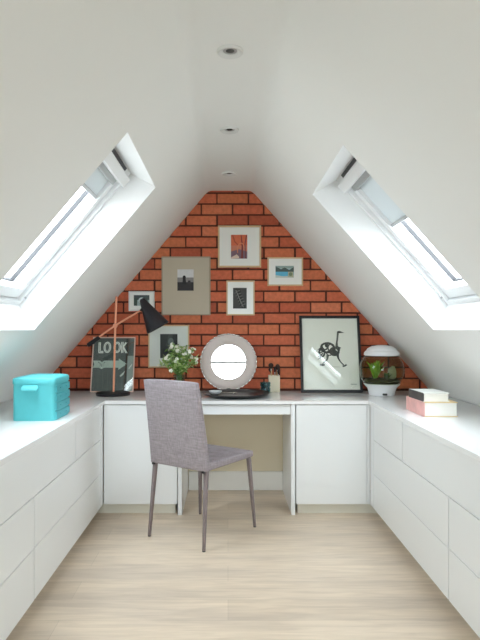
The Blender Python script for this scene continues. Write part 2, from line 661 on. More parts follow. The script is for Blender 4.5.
def rect_ring(bm, P, s0, s1, y0, y1, w, d0, d1, mi=0, wt=None, wb=None):
    wt = w if wt is None else wt
    wb = w if wb is None else wb
    slab(bm, P, s0, s0 + wt, y0, y1, d0, d1, mi)
    slab(bm, P, s1 - wb, s1, y0, y1, d0, d1, mi)
    slab(bm, P, s0 + wt, s1 - wb, y0, y0 + w, d0, d1, mi)
    slab(bm, P, s0 + wt, s1 - wb, y1 - w, y1, d0, d1, mi)


def skylight(n, side, y0, y1, blind_len, blind_label):
    P = slope_fn(side)
    s0, s1, _ = SKY[side]
    s0 += FLT
    s1 -= FLB
    base = P(s1, (y0 + y1) / 2, NT)
    w = bpy.data.objects.new('window_%d' % n, None)
    COL.objects.link(w)
    w.location = base
    w['kind'] = 'structure'
    bm = bmesh.new()
    rect_ring(bm, P, s0 - .03, s1 + .03, y0 - .03, y1 + .03, 0.055, NT, NT + .15)
    mesh_obj('frame', bm, 'upvc', w, offset=base)
    # sash with a rubber seal round the pane
    S0, S1, Y0, Y1 = s0 + .055, s1 - .03, y0 + .03, y1 - .03
    bm = bmesh.new()
    rect_ring(bm, P, S0, S1, Y0, Y1, 0.052, NT + .02, NT + .125, wb=0.06)
    sash = mesh_obj('sash', bm, 'upvc', w, offset=base)
    bm = bmesh.new()
    rect_ring(bm, P, S0 + .052, S1 - .06, Y0 + .052, Y1 - .052, 0.006, NT + .080, NT + .10)
    sl = .004
    slab(bm, P, S1, S1 + sl, Y0, Y1, NT + .03, NT + .05)
    mesh_obj('seal', bm, 'gasket', sash, offset=base)
    bm = bmesh.new()
    slab(bm, P, S0 + .04, S1 - .05, Y0 + .04, Y1 - .04, NT + .092, NT + .098)
    mesh_obj('pane', bm, 'windowglass', w, offset=base)
    # ventilation flap: a white bar along the head with a dark slot above it
    bm = bmesh.new()
    slab(bm, P, s0 + .028, s0 + .085, y0 + .012, y1 - .012, NT - .025, NT + .03, bev=.004)
    mesh_obj('ventilation_bar', bm, 'upvc', w, offset=base)
    bm = bmesh.new()
    slab(bm, P, s0 + .004, s0 + .022, y0 + .03, y1 - .12, NT - .004, NT + .004)
    mesh_obj('vent_slot', bm, 'gasket', w, offset=base)
    if n < 3:
        bm = bmesh.new()
        ball(bm, P(s1 - .055, y1 - .012, NT - .004), .007, 1)
        mesh_obj('catch', bm, 'alu', w, offset=base)
    if blind_len:
        t0 = S0 + .02
        bl = thing('roller_blind', blind_label, 'blind', P(t0, (y0 + y1) / 2, NT), group=None)
        bm = bmesh.new()
        slab(bm, P, t0, t0 + .04, Y0 + .045, Y1 - .045, NT + .008, NT + .05, bev=.004)
        mesh_obj('cassette', bm, 'alu', bl, offset=bl.location)
        bm = bmesh.new()
        slab(bm, P, t0 + .038, t0 + blind_len, Y0 + .05, Y1 - .05, NT + .040, NT + .0415)
        mesh_obj('blind_cloth', bm, 'blind', bl, offset=bl.location)
        bm = bmesh.new()
        slab(bm, P, t0 + blind_len - .002, t0 + blind_len + .018, Y0 + .046, Y1 - .046, NT + .028, NT + .046, bev=.003)
        mesh_obj('bottom_bar', bm, 'alu', bl, offset=bl.location)


skylight(1, 'left', 2.25, 3.12, 0.14, 'pale grey roller blind drawn only slightly down, in the skylight above the turquoise box')
skylight(2, 'right', 2.31, 3.15, 0.30, 'pale grey roller blind drawn a third down, in the skylight on the fish bowl side')

# ------------------------------------------------------------------ downlights in the ceiling strip
dl0 = None
for i, (y, lab) in enumerate(((2.18, 'round recessed downlight in the flat ceiling strip, largest and nearest of three'),
                              (3.035, 'round recessed downlight in the ceiling strip, middle of the three'),
                              (3.88, 'round recessed downlight in the ceiling strip, the one closest to the brick wall'))):
    if dl0 is None:
        t = thing('downlight', lab, 'downlight', (0.008, y, CEIL), group='ceiling downlights')
        bm = bmesh.new()
        lathe(bm, [(.050, 0), (.050, -.006), (.047, -.010), (.040, -.010), (.028, -.002), (.026, 0)], 40)
        mesh_obj('trim_ring', bm, 'ringwhite', t, 50)
        bm = bmesh.new()
        lathe(bm, [(.0285, -.0008), (.024, -.0022), (.0165, -.0012)], 32)
        mesh_obj('baffle', bm, 'alu', t, 50)
        bm = bmesh.new()
        lathe(bm, [(.017, -.001), (.013, -.003), (0, -.004)], 32)
        mesh_obj('lens', bm, 'lens', t, 50)
        dl0 = t
    else:
        t = dup(dl0, (0.008, y, CEIL))
        t['label'] = lab

# ------------------------------------------------------------------ fitted furniture
FL, FR = -0.817, 0.930       # faces of the side drawer runs
FB = 3.775                   # face of the cupboards under the back worktop
Z0 = 0.07                    # underside of the fronts
RUN = -0.25

# one continuous U-shaped worktop
bm = bmesh.new()
e = 0.012
hx = lambda z: XL - (CEIL - z) / math.tan(TL)
hr = lambda z: XR + (CEIL - z) / math.tan(TR)
pts = [(hx(WT) + .004, RUN), (FL + e, RUN), (FL + e, FB - e), (FR - e, FB - e), (FR - e, RUN), (hr(WT) - .004, RUN), (hr(WT) - .004, BACK), (hx(WT) + .004, BACK)]
A = [bm.verts.new((p[0], p[1], WT - .024)) for p in pts]
B = [bm.verts.new((p[0], p[1], WT)) for p in pts]
bm.faces.new(A[::-1])
tp = bm.faces.new(B)
for i in range(8):
    bm.faces.new((A[i], A[(i + 1) % 8], B[(i + 1) % 8], B[i]))
bmesh.ops.bevel(bm, geom=[ed for ed in tp.edges], offset=.004, segments=3, affect='EDGES', profile=.5)
tag(mesh_obj('worktop', bm, 'worktop', None, 40), 'continuous polished white U-shaped worktop running round three sides of the attic', 'worktop')

rows = [(Z0, .2875), (.2905, .5045), (.5085, .7215)]


def drawer_run(side, label):
    sg = -1 if side == 'left' else 1
    fx = FL if side == 'left' else FR
    kx = KL + .02 if side == 'left' else KR - .02
    t = thing('drawer_cabinet', label, 'drawer cabinet', (fx + sg * .3, 1.75, 0))
    def X(a, b):
        return (min(a, b), max(a, b))
    bm = bmesh.new()
    box(bm, *X(fx + sg * .036, kx), RUN, FB - .004, Z0, WT - .026)
    mesh_obj('carcass', bm, 'carcass', t, offset=t.location)
    bm = bmesh.new()
    box(bm, *X(fx + sg * .06, kx), RUN, FB + .0415, 0, Z0)
    mesh_obj('plinth', bm, 'plinth', t, offset=t.location)
    bm = bmesh.new()
    box(bm, *X(fx, fx + sg * .019), 3.695, FB - .004, Z0, .7215, bev=.0012, seg=1)
    mesh_obj('corner_filler', bm, 'laminate', t, offset=t.location)
    sh = -.01 if side == 'left' else -.02
    for r, (za, zb) in enumerate(rows):
        js = [3.692, 3.10 + sh, 1.76, .42, RUN] if r == 2 else [3.692, 2.435, 1.09, RUN]
        for a, b in zip(js, js[1:]):
            bm = bmesh.new()
            box(bm, *X(fx, fx + sg * .019), b + .0045, a - .0045, za, zb, bev=.0015, seg=1)
            mesh_obj('drawer_front', bm, 'laminate', t, offset=t.location)


drawer_run('left', 'long white handleless drawer run with staggered fronts below the turquoise box')
drawer_run('right', 'long white handleless drawer run with staggered fronts below the fish bowl and books')


def cupboard(x0, x1, label, gap_side):
    t = thing('base_cupboard', label, 'cupboard', ((x0 + x1) / 2, 4.05, 0))
    bm = bmesh.new()
    box(bm, x0 + .002, x1 - .002, FB + .02, BACK - .002, Z0, WT - .026)
    mesh_obj('carcass', bm, 'carcass', t, offset=t.location)
    bm = bmesh.new()
    box(bm, x0 + (.018 if gap_side > 0 else -.06), x1 + (.06 if gap_side > 0 else -.018), FB + .042, BACK - .002, 0, Z0)
    mesh_obj('plinth', bm, 'plinth', t, offset=t.location)
    d0, d1 = (x0 + .004, x1 - .022) if gap_side > 0 else (x0 + .0035, x1 - .004)
    bm = bmesh.new()
    box(bm, d0, d1, FB, FB + .019, Z0, .7215, bev=.0015, seg=1)
    mesh_obj('door', bm, 'laminate', t, offset=t.location)
    bm = bmesh.new()
    if gap_side > 0:
        box(bm, x1 - .019, x1, FB + .001, FB + .019, Z0, .7215, bev=.0012, seg=1)
        mesh_obj('corner_filler', bm, 'laminate', t, offset=t.location)
    else:
        bm.free()


cupboard(FL, -.330, 'white flat-fronted cupboard under the worktop, behind the grey chair', -1)
cupboard(.443, FR, 'white flat-fronted cupboard under the worktop, below the ostrich picture', 1)

t = thing('kneehole_desk', 'white kneehole desk with thin upright panels and a shallow drawer, in front of the chair', 'desk', (.06, 4.05, 0))
for xa, xb in ((-.327, -.301), (.413, .439)):
    bm = bmesh.new()
    box(bm, xa, xb, FB - .004, BACK - .02 if xa > 0 else BACK - .02, 0, WT - .026, bev=.001, seg=1)
    mesh_obj('side_panel', bm, 'laminate', t, offset=t.location)
bm = bmesh.new()
box(bm, -.299, .411, FB + .012, FB + .031, .655, .7205, bev=.001, seg=1)
mesh_obj('drawer_front', bm, 'laminate', t, offset=t.location)
bm = bmesh.new()
box(bm, -.299, .411, FB + .032, BACK - .1, .668, .7205)
mesh_obj('drawer_box', bm, 'carcass', t, offset=t.location)

# ------------------------------------------------------------------ chair
ch = thing('dining_chair', 'grey upholstered dining chair with slim covered legs, turned towards the desk', 'chair', (-.153, 3.47, 0), (0, 0, R(-35.8)))
bm = bmesh.new()
# back: a curved padded slab rising from the rear of the seat
NZ, NX = 12, 8
def back_pt(u, v, front):
    z = .428 + (.925 - .428) * v
    hw = .209 - .012 * v
    th = .046 - .016 * v
    y = -.232 - .075 * v ** 1.15 + (.012 * (1 - (2 * u - 1) ** 2)) * -v * .6
    x = (2 * u - 1) * hw
    zz = z + (.006 * (1 - (2 * u - 1) ** 2) if v == 1 else 0)
    return (x, y + (th if front else 0), zz)
gr = {}
for s in (0, 1):
    for i in range(NX + 1):
        for j in range(NZ + 1):
            gr[s, i, j] = bm.verts.new(back_pt(i / NX, j / NZ, s))
for s in (0, 1):
    for i in range(NX):
        for j in range(NZ):
            bm.faces.new((gr[s, i, j], gr[s, i + 1, j], gr[s, i + 1, j + 1], gr[s, i, j + 1]))
for i in range(NX):
    for j in (0, NZ):
        bm.faces.new((gr[0, i, j], gr[0, i + 1, j], gr[1, i + 1, j], gr[1, i, j]))
for j in range(NZ):
    for i in (0, NX):
        bm.faces.new((gr[0, i, j], gr[0, i, j + 1], gr[1, i, j + 1], gr[1, i, j]))
bmesh.ops.recalc_face_normals(bm, faces=bm.faces)
bmesh.ops.bevel(bm, geom=[ed for ed in bm.edges if len(ed.link_faces) == 2 and ed.calc_face_angle() > 1.0], offset=.009, segments=3, affect='EDGES', profile=.5)
mesh_obj('backrest', bm, 'fabric', ch, 60)
bm = bmesh.new()
hexa(bm, [(-.196, -.184, .425), (.196, -.184, .425), (.209, .242, .432), (-.209, .242, .432),
          (-.196, -.184, .472), (.196, -.184, .472), (.209, .242, .471), (-.209, .242, .471)], bev=.010, seg=3)
mesh_obj('seat', bm, 'fabric', ch, 60)
for (fx, fy, tx, ty) in ((-.202, -.248, -.190, -.207), (.205, -.248, .190, -.207), (.214, .246, .190, .214), (-.214, .246, -.190, .214)):
    bm = bmesh.new()
    a, b = .0075, .0118
    hexa(bm, [(fx - a, fy - a, .004), (fx + a, fy - a, .004), (fx + a, fy + a, .004), (fx - a, fy + a, .004),
              (tx - b, ty - b, .430), (tx + b, ty - b, .430), (tx + b, ty + b, .430), (tx - b, ty + b, .430)], bev=.003, seg=2)
    lg = mesh_obj('leg', bm, 'legfab', ch, 50)
    bm = bmesh.new()
    lathe(bm, [(0, 0), (.009, 0), (.009, .005), (0, .005)], 12, (fx, fy, 0))
    mesh_obj('foot_glide', bm, 'darkplastic', lg)
for sx in (-1, 1):
    bm = bmesh.new()
    box(bm, sx * .186 - .009, sx * .186 + .009, -.236, -.222, .420, .433, bev=.002, seg=1)
    mesh_obj('corner_cap', bm, 'black', ch)


# ------------------------------------------------------------------ pictures
_ink = {}
def ink(c, rough=.6):
    k = tuple(c)
    if k not in _ink:
        _ink[k] = pbr('print_ink_%d_%d_%d' % k, c, rough, var=.12, scale=60)
    return _ink[k]


class Art:
    """flat printed shapes on one sheet, in metres from the sheet's lower left corner, front towards -y"""
    def __init__(self):
        self.bm = bmesh.new()
        self.mats = []
        self.k = 0

    def mi(self, mat):
        if isinstance(mat, tuple):
            mat = ink(mat)
        elif isinstance(mat, str):
            mat = M[mat]
        if mat not in self.mats:
            self.mats.append(mat)
        return self.mats.index(mat)

    def poly(self, pts, mat):
        self.k += 1
        y = -.0002 * min(self.k, 8)
        f = self.bm.faces.new([self.bm.verts.new((p[0], y, p[1])) for p in pts])
        f.material_index = self.mi(mat)

    def rect(self, x0, z0, x1, z1, mat):
        self.poly([(x0, z0), (x1, z0), (x1, z1), (x0, z1)], mat)

    def disc(self, cx, cz, rx, rz, mat, n=20):
        self.poly([(cx + rx * math.cos(2 * math.pi * k / n), cz + rz * math.sin(2 * math.pi * k / n)) for k in range(n)], mat)

    def ring(self, cx, cz, rx, rz, w, mat, n=24, a0=0, a1=360):
        self.stroke([(cx + rx * math.cos(R(a0 + (a1 - a0) * k / n)), cz + rz * math.sin(R(a0 + (a1 - a0) * k / n))) for k in range(n + 1)], w, mat)

    def stroke(self, pts, w, mat):
        self.k += 1
        y = -.0002 * min(self.k, 8)
        i = self.mi(mat)
        L = []
        for k, p in enumerate(pts):
            a = Vector(pts[max(k - 1, 0)])
            b = Vector(pts[min(k + 1, len(pts) - 1)])
            t = (b - a).normalized()
            nn = Vector((-t.y, t.x)) * (w[k] if hasattr(w, '__len__') else w) / 2
            q = Vector(p)
            L.append((self.bm.verts.new((q.x + nn.x, y, q.y + nn.y)), self.bm.verts.new((q.x - nn.x, y, q.y - nn.y))))
        for a, b in zip(L, L[1:]):
            f = self.bm.faces.new((a[0], a[1], b[1], b[0]))
            f.material_index = i


def frame_ring(bm, w, h, fw, th):
    """moulding from (0,0) to (w,h), back on y=0, front at -th"""
    for p in ([(0, 0), (w, 0), (w - fw, fw), (fw, fw)], [(w, 0), (w, h), (w - fw, h - fw), (w - fw, fw)],
              [(w, h), (0, h), (fw, h - fw), (w - fw, h - fw)], [(0, h), (0, 0), (fw, fw), (fw, h - fw)]):
        poly_prism(bm, p, -th, 0, 'y')


def picture(label, px, pr, draw, fw=.010, th=.018, frame='oak', matm='mat_white', wall=BACK):
    x0, x1 = (px[0] - 228) / 132.03, (px[2] - 228) / 132.03
    z1, z0 = CAM_Z - (px[1] - 330) / 132.03, CAM_Z - (px[3] - 330) / 132.03
    t = thing('framed_picture', label, 'picture', (x0, wall, z0), group='framed pictures on the brick wall')
    w, h = x1 - x0, z1 - z0
    bm = bmesh.new()
    frame_ring(bm, w, h, fw, th)
    mesh_obj('frame', bm, frame, t)
    bm = bmesh.new()
    box(bm, fw * .8, w - fw * .8, -.009, -.001, fw * .8, h - fw * .8)
    mesh_obj('mount', bm, matm, t)
    a = Art()
    pw, ph = (pr[2] - pr[0]) / 132.03, (pr[3] - pr[1]) / 132.03
    draw(a, pw, ph)
    o = mesh_obj('print', a.bm, a.mats, t)
    o.location = ((pr[0] - px[0]) / 132.03, -.0096, (px[3] - pr[3]) / 132.03)
    return t


def art_sunset(a, w, h):
    a.rect(0, 0, w, h, (196, 120, 92))
    a.rect(0, h * .55, w, h, (206, 104, 66))
    a.poly([(0, 0), (w, 0), (w, h * .30), (w * .5, h * .40), (0, h * .30)], (118, 92, 104))
    a.poly([(0, h * .05), (w * .35, h * .18), (w * .5, h * .08), (w * .5, h * .02), (0, 0)], (210, 186, 170))
    a.stroke([(w * .1, h), (w * .22, h * .72), (w * .42, h * .58)], w * .07, (168, 76, 54))
    a.stroke([(w * .68, 0), (w * .70, h * .5), (w * .62, h)], [w * .14, w * .1, w * .05], (124, 54, 52))
    a.stroke([(w * .90, 0), (w * .86, h * .6), (w * .96, h)], w * .06, (116, 58, 60))
    a.ring(w * .62, h * .35, w * .22, h * .3, w * .05, (212, 130, 90), 14, 20, 200)


def art_beach(a, w, h):
    a.rect(0, 0, w, h, (206, 206, 206))
    a.rect(0, 0, w, h * .62, (132, 128, 126))
    a.rect(0, 0, w, h * .40, (44, 40, 42))
    a.disc(w * .42, h * .62, w * .10, h * .10, (34, 32, 34))
    a.poly([(w * .30, h * .3), (w * .55, h * .3), (w * .50, h * .62), (w * .34, h * .62)], (30, 28, 30))
    a.poly([(w * .62, h * .3), (w * .85, h * .3), (w * .80, h * .48), (w * .66, h * .48)], (52, 46, 48))


def art_lake(a, w, h):
    a.rect(0, 0, w, h, (168, 196, 204))
    a.rect(0, h * .78, w, h, (142, 164, 158))
    a.poly([(0, h * .5), (w, h * .5), (w, h * .9), (w * .75, h * .66), (w * .5, h * .86), (w * .3, h * .72), (0, h * .95)], (76, 92, 88))
    a.rect(0, h * .12, w, h * .5, (92, 176, 206))
    a.poly([(0, 0), (w, 0), (w, h * .2), (w * .4, h * .12), (0, h * .22)], (186, 196, 186))
    a.rect(w * .68, h * .04, w * .98, h * .5, (176, 178, 150))
    a.disc(w * .82, h * .3, w * .1, h * .16, (120, 134, 104))


def art_fern(a, w, h):
    a.rect(0, 0, w, h, (62, 62, 60))
    a.poly([(w * .1, h), (w * .5, h), (w * .9, 0), (w * .55, 0)], (44, 45, 44))
    a.stroke([(w * .2, h * .9), (w * .45, h * .5), (w * .75, h * .08)], w * .05, (126, 126, 120))
    for k in range(6):
        z = h * (.82 - k * .13)
        x = w * (.24 + k * .085)
        a.stroke([(x, z), (x + w * .26, z + h * .06)], w * .05, (104, 105, 100))
        a.stroke([(x, z), (x - w * .12, z - h * .10)], w * .05, (92, 94, 90))


def art_small(a, w, h):
    a.rect(0, 0, w, h, (150, 172, 172))
    a.rect(0, h * .55, w, h, (66, 78, 80))
    a.rect(0, 0, w * .22, h * .7, (60, 78, 72))
    a.disc(w * .5, h * .5, w * .2, h * .28, (196, 208, 210))
    a.disc(w * .78, h * .42, w * .12, h * .22, (74, 92, 90))


def art_dark(a, w, h):
    a.rect(0, 0, w, h, (46, 50, 48))
    a.poly([(w * .15, 0), (w * .45, 0), (w * .75, h), (w * .5, h)], (62, 68, 64))
    a.disc(w * .62, h * .68, w * .16, h * .16, (98, 108, 104))
    a.disc(w * .35, h * .30, w * .2, h * .2, (36, 40, 40))
    a.stroke([(w * .62, h * .6), (w * .55, h * .3), (w * .68, h * .1)], w * .08, (84, 92, 88))


picture('square oak-framed picture with an orange sunset print, highest on the brick wall', (218, 226, 261, 267.6), (231, 235, 247.2, 258.8), art_sunset, fw=.012, th=.022)
picture('large beige mounted picture with a tiny dark beach photo, above the black lamp shade', (161.8, 256.8, 210.5, 315.2), (177.5, 269.5, 193.7, 290.8), art_beach, fw=.008, frame='taupe', matm='mat_beige')
picture('landscape oak-framed picture of blue water, beside the sloping wall above the ostrich', (267.4, 257.5, 302.8, 286), (275.4, 266, 293.7, 277.8), art_lake)
picture('small upright oak-framed picture with a dark grey print, directly above the round mirror', (226.4, 280.8, 254.6, 315.4), (233, 288, 246.7, 308.6), art_fern)
picture('smallest picture, cream framed with a blue grey print, half behind the lamp shade', (129, 291.5, 154.6, 311), (134, 295.2, 149.6, 305.8), art_small, fw=.010, frame='ringwhite')
picture('upright picture with a dark print and wide pale mount, behind the white flowers', (148.5, 325, 189.3, 367.5), (160.3, 334, 177.6, 358), art_dark, fw=.009, matm='mat_cool')


def leaning(name, label, x0, w, h, y_bottom, y_top, fw, th, frame, z=WT):
    tilt = math.asin((y_top - y_bottom) / h)
    t = thing(name, label, 'picture', (x0, y_bottom, z), (-tilt, 0, 0))
    bm = bmesh.new()
    frame_ring(bm, w, h, fw, th)
    mesh_obj('frame', bm, frame, t)
    bm = bmesh.new()
    box(bm, fw * .7, w - fw * .7, -.006, -.001, fw * .7, h - fw * .7)
    mesh_obj('backing_board', bm, 'paper', t)
    bm = bmesh.new()
    box(bm, fw * .8, w - fw * .8, -.0125, -.0105, fw * .8, h - fw * .8)
    mesh_obj('glass_pane', bm, 'pictureglass', t)
    return t


# the ostrich: a black ink bird made of rings, loops and dabs
t = leaning('framed_picture', 'large black-framed ostrich drawing leaning on the bricks beside the fish bowl', .537, .452, .576, 4.245, 4.366, .018, .022, 'black')
a = Art()
W, H = .452 - .03, .576 - .03
a.rect(0, 0, W, H, 'paper')
U = lambda px, py: ((px - 302.6) / 56.6 * W, (391 - py) / 72.0 * H)
k = U(330, 350)
BK = (34, 38, 36)
def Z6(x, y):
    return U(305 + x / 8.0, 320 + y / 8.0)
def S6(v):
    return v / 8.0 / 56.6 * W
for (x, y, rx, ry, wd) in ((185, 232, 52, 38, 16), (160, 225, 26, 24, 12), (215, 232, 26, 30, 11), (240, 262, 34, 30, 16), (140, 268, 22, 34, 12),
                           (262, 245, 18, 22, 10), (200, 275, 24, 18, 8)):
    p = Z6(x, y)
    a.ring(p[0], p[1], S6(rx), S6(ry), S6(wd), BK)
for (x, y, r) in ((180, 215, 16), (245, 270, 20), (225, 210, 10), (150, 250, 13), (262, 232, 13), (128, 300, 11)):
    p = Z6(x, y)
    a.disc(p[0], p[1], S6(r), S6(r), BK, 12)
for y in (238, 256, 274, 292, 312):
    a.stroke([Z6(150, y - 14), Z6(124, y), Z6(104, y + 14)], [S6(12), S6(8), S6(3)], BK)
a.stroke([Z6(258, 240), Z6(262, 190), Z6(270, 140), Z6(274, 112)], [S6(26), S6(15), S6(13), S6(15)], (92, 96, 92))
a.stroke([Z6(256, 235), Z6(258, 190), Z6(265, 140), Z6(268, 110)], S6(5), BK)
a.stroke([Z6(240, 232), Z6(266, 230), Z6(290, 234)], S6(12), BK)
p = Z6(284, 106)
a.disc(p[0], p[1], S6(18), S6(9), BK, 14)
a.poly([Z6(296, 100), Z6(326, 112), Z6(296, 114)], (70, 72, 70))
a.stroke([Z6(185, 290), Z6(180, 325), Z6(150, 350), Z6(138, 368)], [S6(22), S6(13), S6(9), S6(9)], (88, 92, 88))
a.stroke([Z6(120, 366), Z6(142, 372), Z6(158, 366)], S6(12), BK)
a.stroke([Z6(262, 285), Z6(270, 320), Z6(285, 345), Z6(310, 370)], [S6(24), S6(14), S6(10), S6(9)], BK)
a.stroke([Z6(300, 380), Z6(318, 376), Z6(332, 366)], S6(13), BK)
a.stroke([Z6(200, 382), Z6(280, 386)], S6(4), (196, 194, 184))
a.stroke([Z6(360, 520), Z6(405, 520)], S6(5), (150, 152, 148))
o = mesh_obj('print', a.bm, a.mats, t)
o.location = (.015, -.007, .015)

# the LOOK print
t = leaning('framed_picture', 'dark chalkboard-style print reading LOOK over a pale arrow, behind the lamp stand', -1.016, .318, .416, 4.262, 4.364, .007, .016, 'blush')
a = Art()
W, H = .318 - .012, .416 - .012
a.rect(0, 0, W, H, 'chalk')
V = lambda x, y: ((x - 108) / 332.0 * W, (495 - y) / 432.0 * H)
def vs(v):
    return v / 332.0 * W
WH = 'chalkwhite'
# L O O K in thin double strokes
for d in (0, 11):
    a.stroke([V(150 + d, 98), V(152 + d, 178 - d)], vs(8), WH)
    a.stroke([V(148 + d, 184 - d), V(190, 184 - d)], vs(8), WH)
for cx in (220, 300):
    c = V(cx, 140)
    a.ring(c[0], c[1], vs(27), vs(43), vs(8), WH)
    a.ring(c[0], c[1], vs(17), vs(33), vs(6), WH)
for d in (0, 11):
    a.stroke([V(336 + d, 96), V(338 + d, 186)], vs(8), WH)
    a.stroke([V(348, 142), V(368 + d, 98)], vs(8), WH)
    a.stroke([V(348 + d * .5, 138), V(372 + d, 188)], vs(8), WH)
# the arrow, with a notched tail
PL = 'chalkpale'
a.poly([V(110, 248), V(165, 248), V(182, 262), V(200, 248), V(318, 248), V(318, 232), V(386, 276), V(318, 324), V(318, 306), V(205, 306), V(182, 318), V(160, 306), V(110, 306), V(122, 278)], PL)
a.poly([V(150, 256), V(182, 276), V(212, 256), V(196, 288), V(206, 304), V(180, 300), V(158, 304), V(168, 284)], (70, 84, 84))
a.poly([V(168, 292), V(196, 292), V(182, 314)], WH)
for k in range(7):
    a.stroke([V(118 + k * 38, 340), V(124 + k * 38, 480)], vs(4), (92, 104, 102))
a.rect(*V(388, 494), *V(439, 210), (150, 160, 156))  # pale strip: reflection in the glass, painted onto the print
a.rect(*V(372, 494), *V(388, 66), (44, 50, 50))
a.poly([V(330, 372), V(372, 330), V(362, 360), V(340, 380)], (206, 214, 208))  # white flash of reflected light, drawn as a print shape
a.poly([V(398, 310), V(428, 272), V(424, 292), V(404, 318)], (220, 226, 222))  # second reflected flash, painted inside the pale strip
o = mesh_obj('print', a.bm, a.mats, t)
o.location = (.006, -.007, .006)

# ------------------------------------------------------------------ lamp
L = Vector((-.813, 4.08, WT))
t = thing('desk_lamp', 'black and copper desk lamp with a cone shade on a tilting arm', 'lamp', L)
q = lambda px, py, dy=0.0: Vector(((px - 228) / 577.0 * 4.08, 4.08 + dy, CAM_Z - (py - 330) / 577.0 * 4.08)) - L
bm = bmesh.new()
lathe(bm, [(0, 0), (.117, 0), (.120, .004), (.120, .016), (.114, .022), (0, .024)], 48)
mesh_obj('base', bm, 'black', t, 40)
bm = bmesh.new()
tube(bm, [Vector((.004, 0, .02)), q(115.3, 325.7), q(116.4, 296.5)], .0075, 12)
mesh_obj('pole', bm, 'copper', t, 50)
J = q(115.3, 325.7)
bm = bmesh.new()
ball(bm, J + Vector((0, -.004, 0)), .017, 2)
tube(bm, [J + Vector((0, -.026, 0)), J + Vector((0, .012, 0))], .010, 12)
jn = mesh_obj('joint', bm, 'copper', t, 50)
armdir = (q(143, 309.3) - q(92, 342)).normalized()
bm = bmesh.new()
tube(bm, [q(97, 338.6, -.014), J + Vector((0, -.014, 0)), q(143.5, 309, -.014)], .0065, 10)
mesh_obj('arm', bm, 'copper', t, 50)
bm = bmesh.new()
tube(bm, [q(88, 345.5, -.014), q(88.5, 345.2, -.014), q(99.5, 337.6, -.014), q(100, 337.2, -.014)], [.009, .015, .015, .009], 14)
mesh_obj('counterweight', bm, 'black', t, 50)
A0, A1 = q(142.2, 299.5, -.02), q(158.4, 327.8, -.02)
ax = (A1 - A0).normalized()
Lc = (A1 - A0).length
bm = bmesh.new()
r0, r1 = .020, .087
lathe(bm, [(0, -.004), (.013, -.003), (r0, .006), (r1, Lc), (r1 - .002, Lc), (r0 - .003, .012), (0, .012)], 48)
rot = Vector((0, 0, 1)).rotation_difference(ax).to_matrix()
for v in bm.verts:
    v.co = rot @ v.co + A0
mesh_obj('lamp_shade', bm, 'shade', t, 40)
bm = bmesh.new()
tube(bm, [q(141, 311, -.014), A0 + ax * .045], .009, 10)
mesh_obj('shade_bracket', bm, 'black', t, 40)

# ------------------------------------------------------------------ turquoise box
B = Vector((-.985, 3.055, WT))
t = thing('storage_box', 'turquoise storage chest with a lift-up lid, front handle and four small side drawers', 'box', B)
hw, hd, hh = .107, .138, .200
def rrect(hw, hd, r, n=6):
    pts = []
    for cx, cy, a0 in ((hw - r, hd - r, 0), (-hw + r, hd - r, 90), (-hw + r, -hd + r, 180), (hw - r, -hd + r, 270)):
        for k in range(n + 1):
            an = R(a0 + 90 * k / n)
            pts.append((cx + r * math.cos(an), cy + r * math.sin(an)))
    return pts
bm = bmesh.new()
poly_prism(bm, rrect(hw, hd, .022), 0, hh, 'z')
mesh_obj('body', bm, 'teal', t, 35)
bm = bmesh.new()
rings = []
for z, ins in ((hh - .014, -.003), (hh + .010, -.003), (hh + .015, .001), (hh + .019, .014), (hh + .023, .05)):
    rings.append([bm.verts.new((p[0], p[1], z)) for p in rrect(hw - ins, hd - ins, max(.022 - ins * .3, .005))])
n = len(rings[0])
for ra, rb in zip(rings, rings[1:]):
    for k in range(n):
        bm.faces.new((ra[k], ra[(k + 1) % n], rb[(k + 1) % n], rb[k]))
bm.faces.new(rings[-1])
bm.faces.new(rings[0][::-1])
mesh_obj('lid', bm, 'teal', t, 50)
bm = bmesh.new()
poly_prism(bm, [(-hd + .002, .182), (-hd - .020, .178), (-hd - .034, .164), (-hd - .036, .154), (-hd - .028, .152), (-hd + .002, .164)], -.052, .030, 'x')
bmesh.ops.bevel(bm, geom=bm.edges[:], offset=.003, segments=2, affect='EDGES')
mesh_obj('handle', bm, 'teal', t, 50)
for k in range(4):
    z0 = .008 + k * .0445
    bm = bmesh.new()
    box(bm, hw - .001, hw + .0055, -hd + .022, hd - .012, z0, z0 + .0355, bev=.0008, seg=1)
    dr = mesh_obj('drawer', bm, 'tealdark', t)
    bm = bmesh.new()
    ball(bm, (hw + .007, 0.05, z0 + .019), .0034, 1)
    mesh_obj('knob', bm, 'brassknob', dr)
    bm = bmesh.new()
    ball(bm, (hw + .007, -0.05, z0 + .019), .0034, 1)
    mesh_obj('knob', bm, 'brassknob', dr)

# ------------------------------------------------------------------ books
def book(label, x, y, z, w, d, th, rz, cover, edge):
    t = thing('book', label, 'book', (x, y, z), (0, 0, R(rz)), group='books on the right worktop')
    bm = bmesh.new()
    c = .004
    box(bm, 0, w, 0, d, 0, c, mi=1)
    box(bm, 0, w, 0, d, th - c, th, mi=1)
    box(bm, -.003, .003, 0, d, 0, th, bev=.0015, seg=1, mi=0)
    mesh_obj('cover', bm, [cover, edge], t)
    bm = bmesh.new()
    box(bm, .003, w - .005, .005, d - .005, c, th - c)
    mesh_obj('page_block', bm, 'pages', t)
    return t
book('thick book with a pink pictorial spine, lying under the smaller book', 1.038, 3.05, WT, .177, .300, .078, 0, 'coverpink', 'covertan')
book('smaller dark-spined book lying on top of the thick pink book', 1.042, 3.075, WT + .078, .140, .225, .046, 1.5, 'coverblack', 'mat_white')

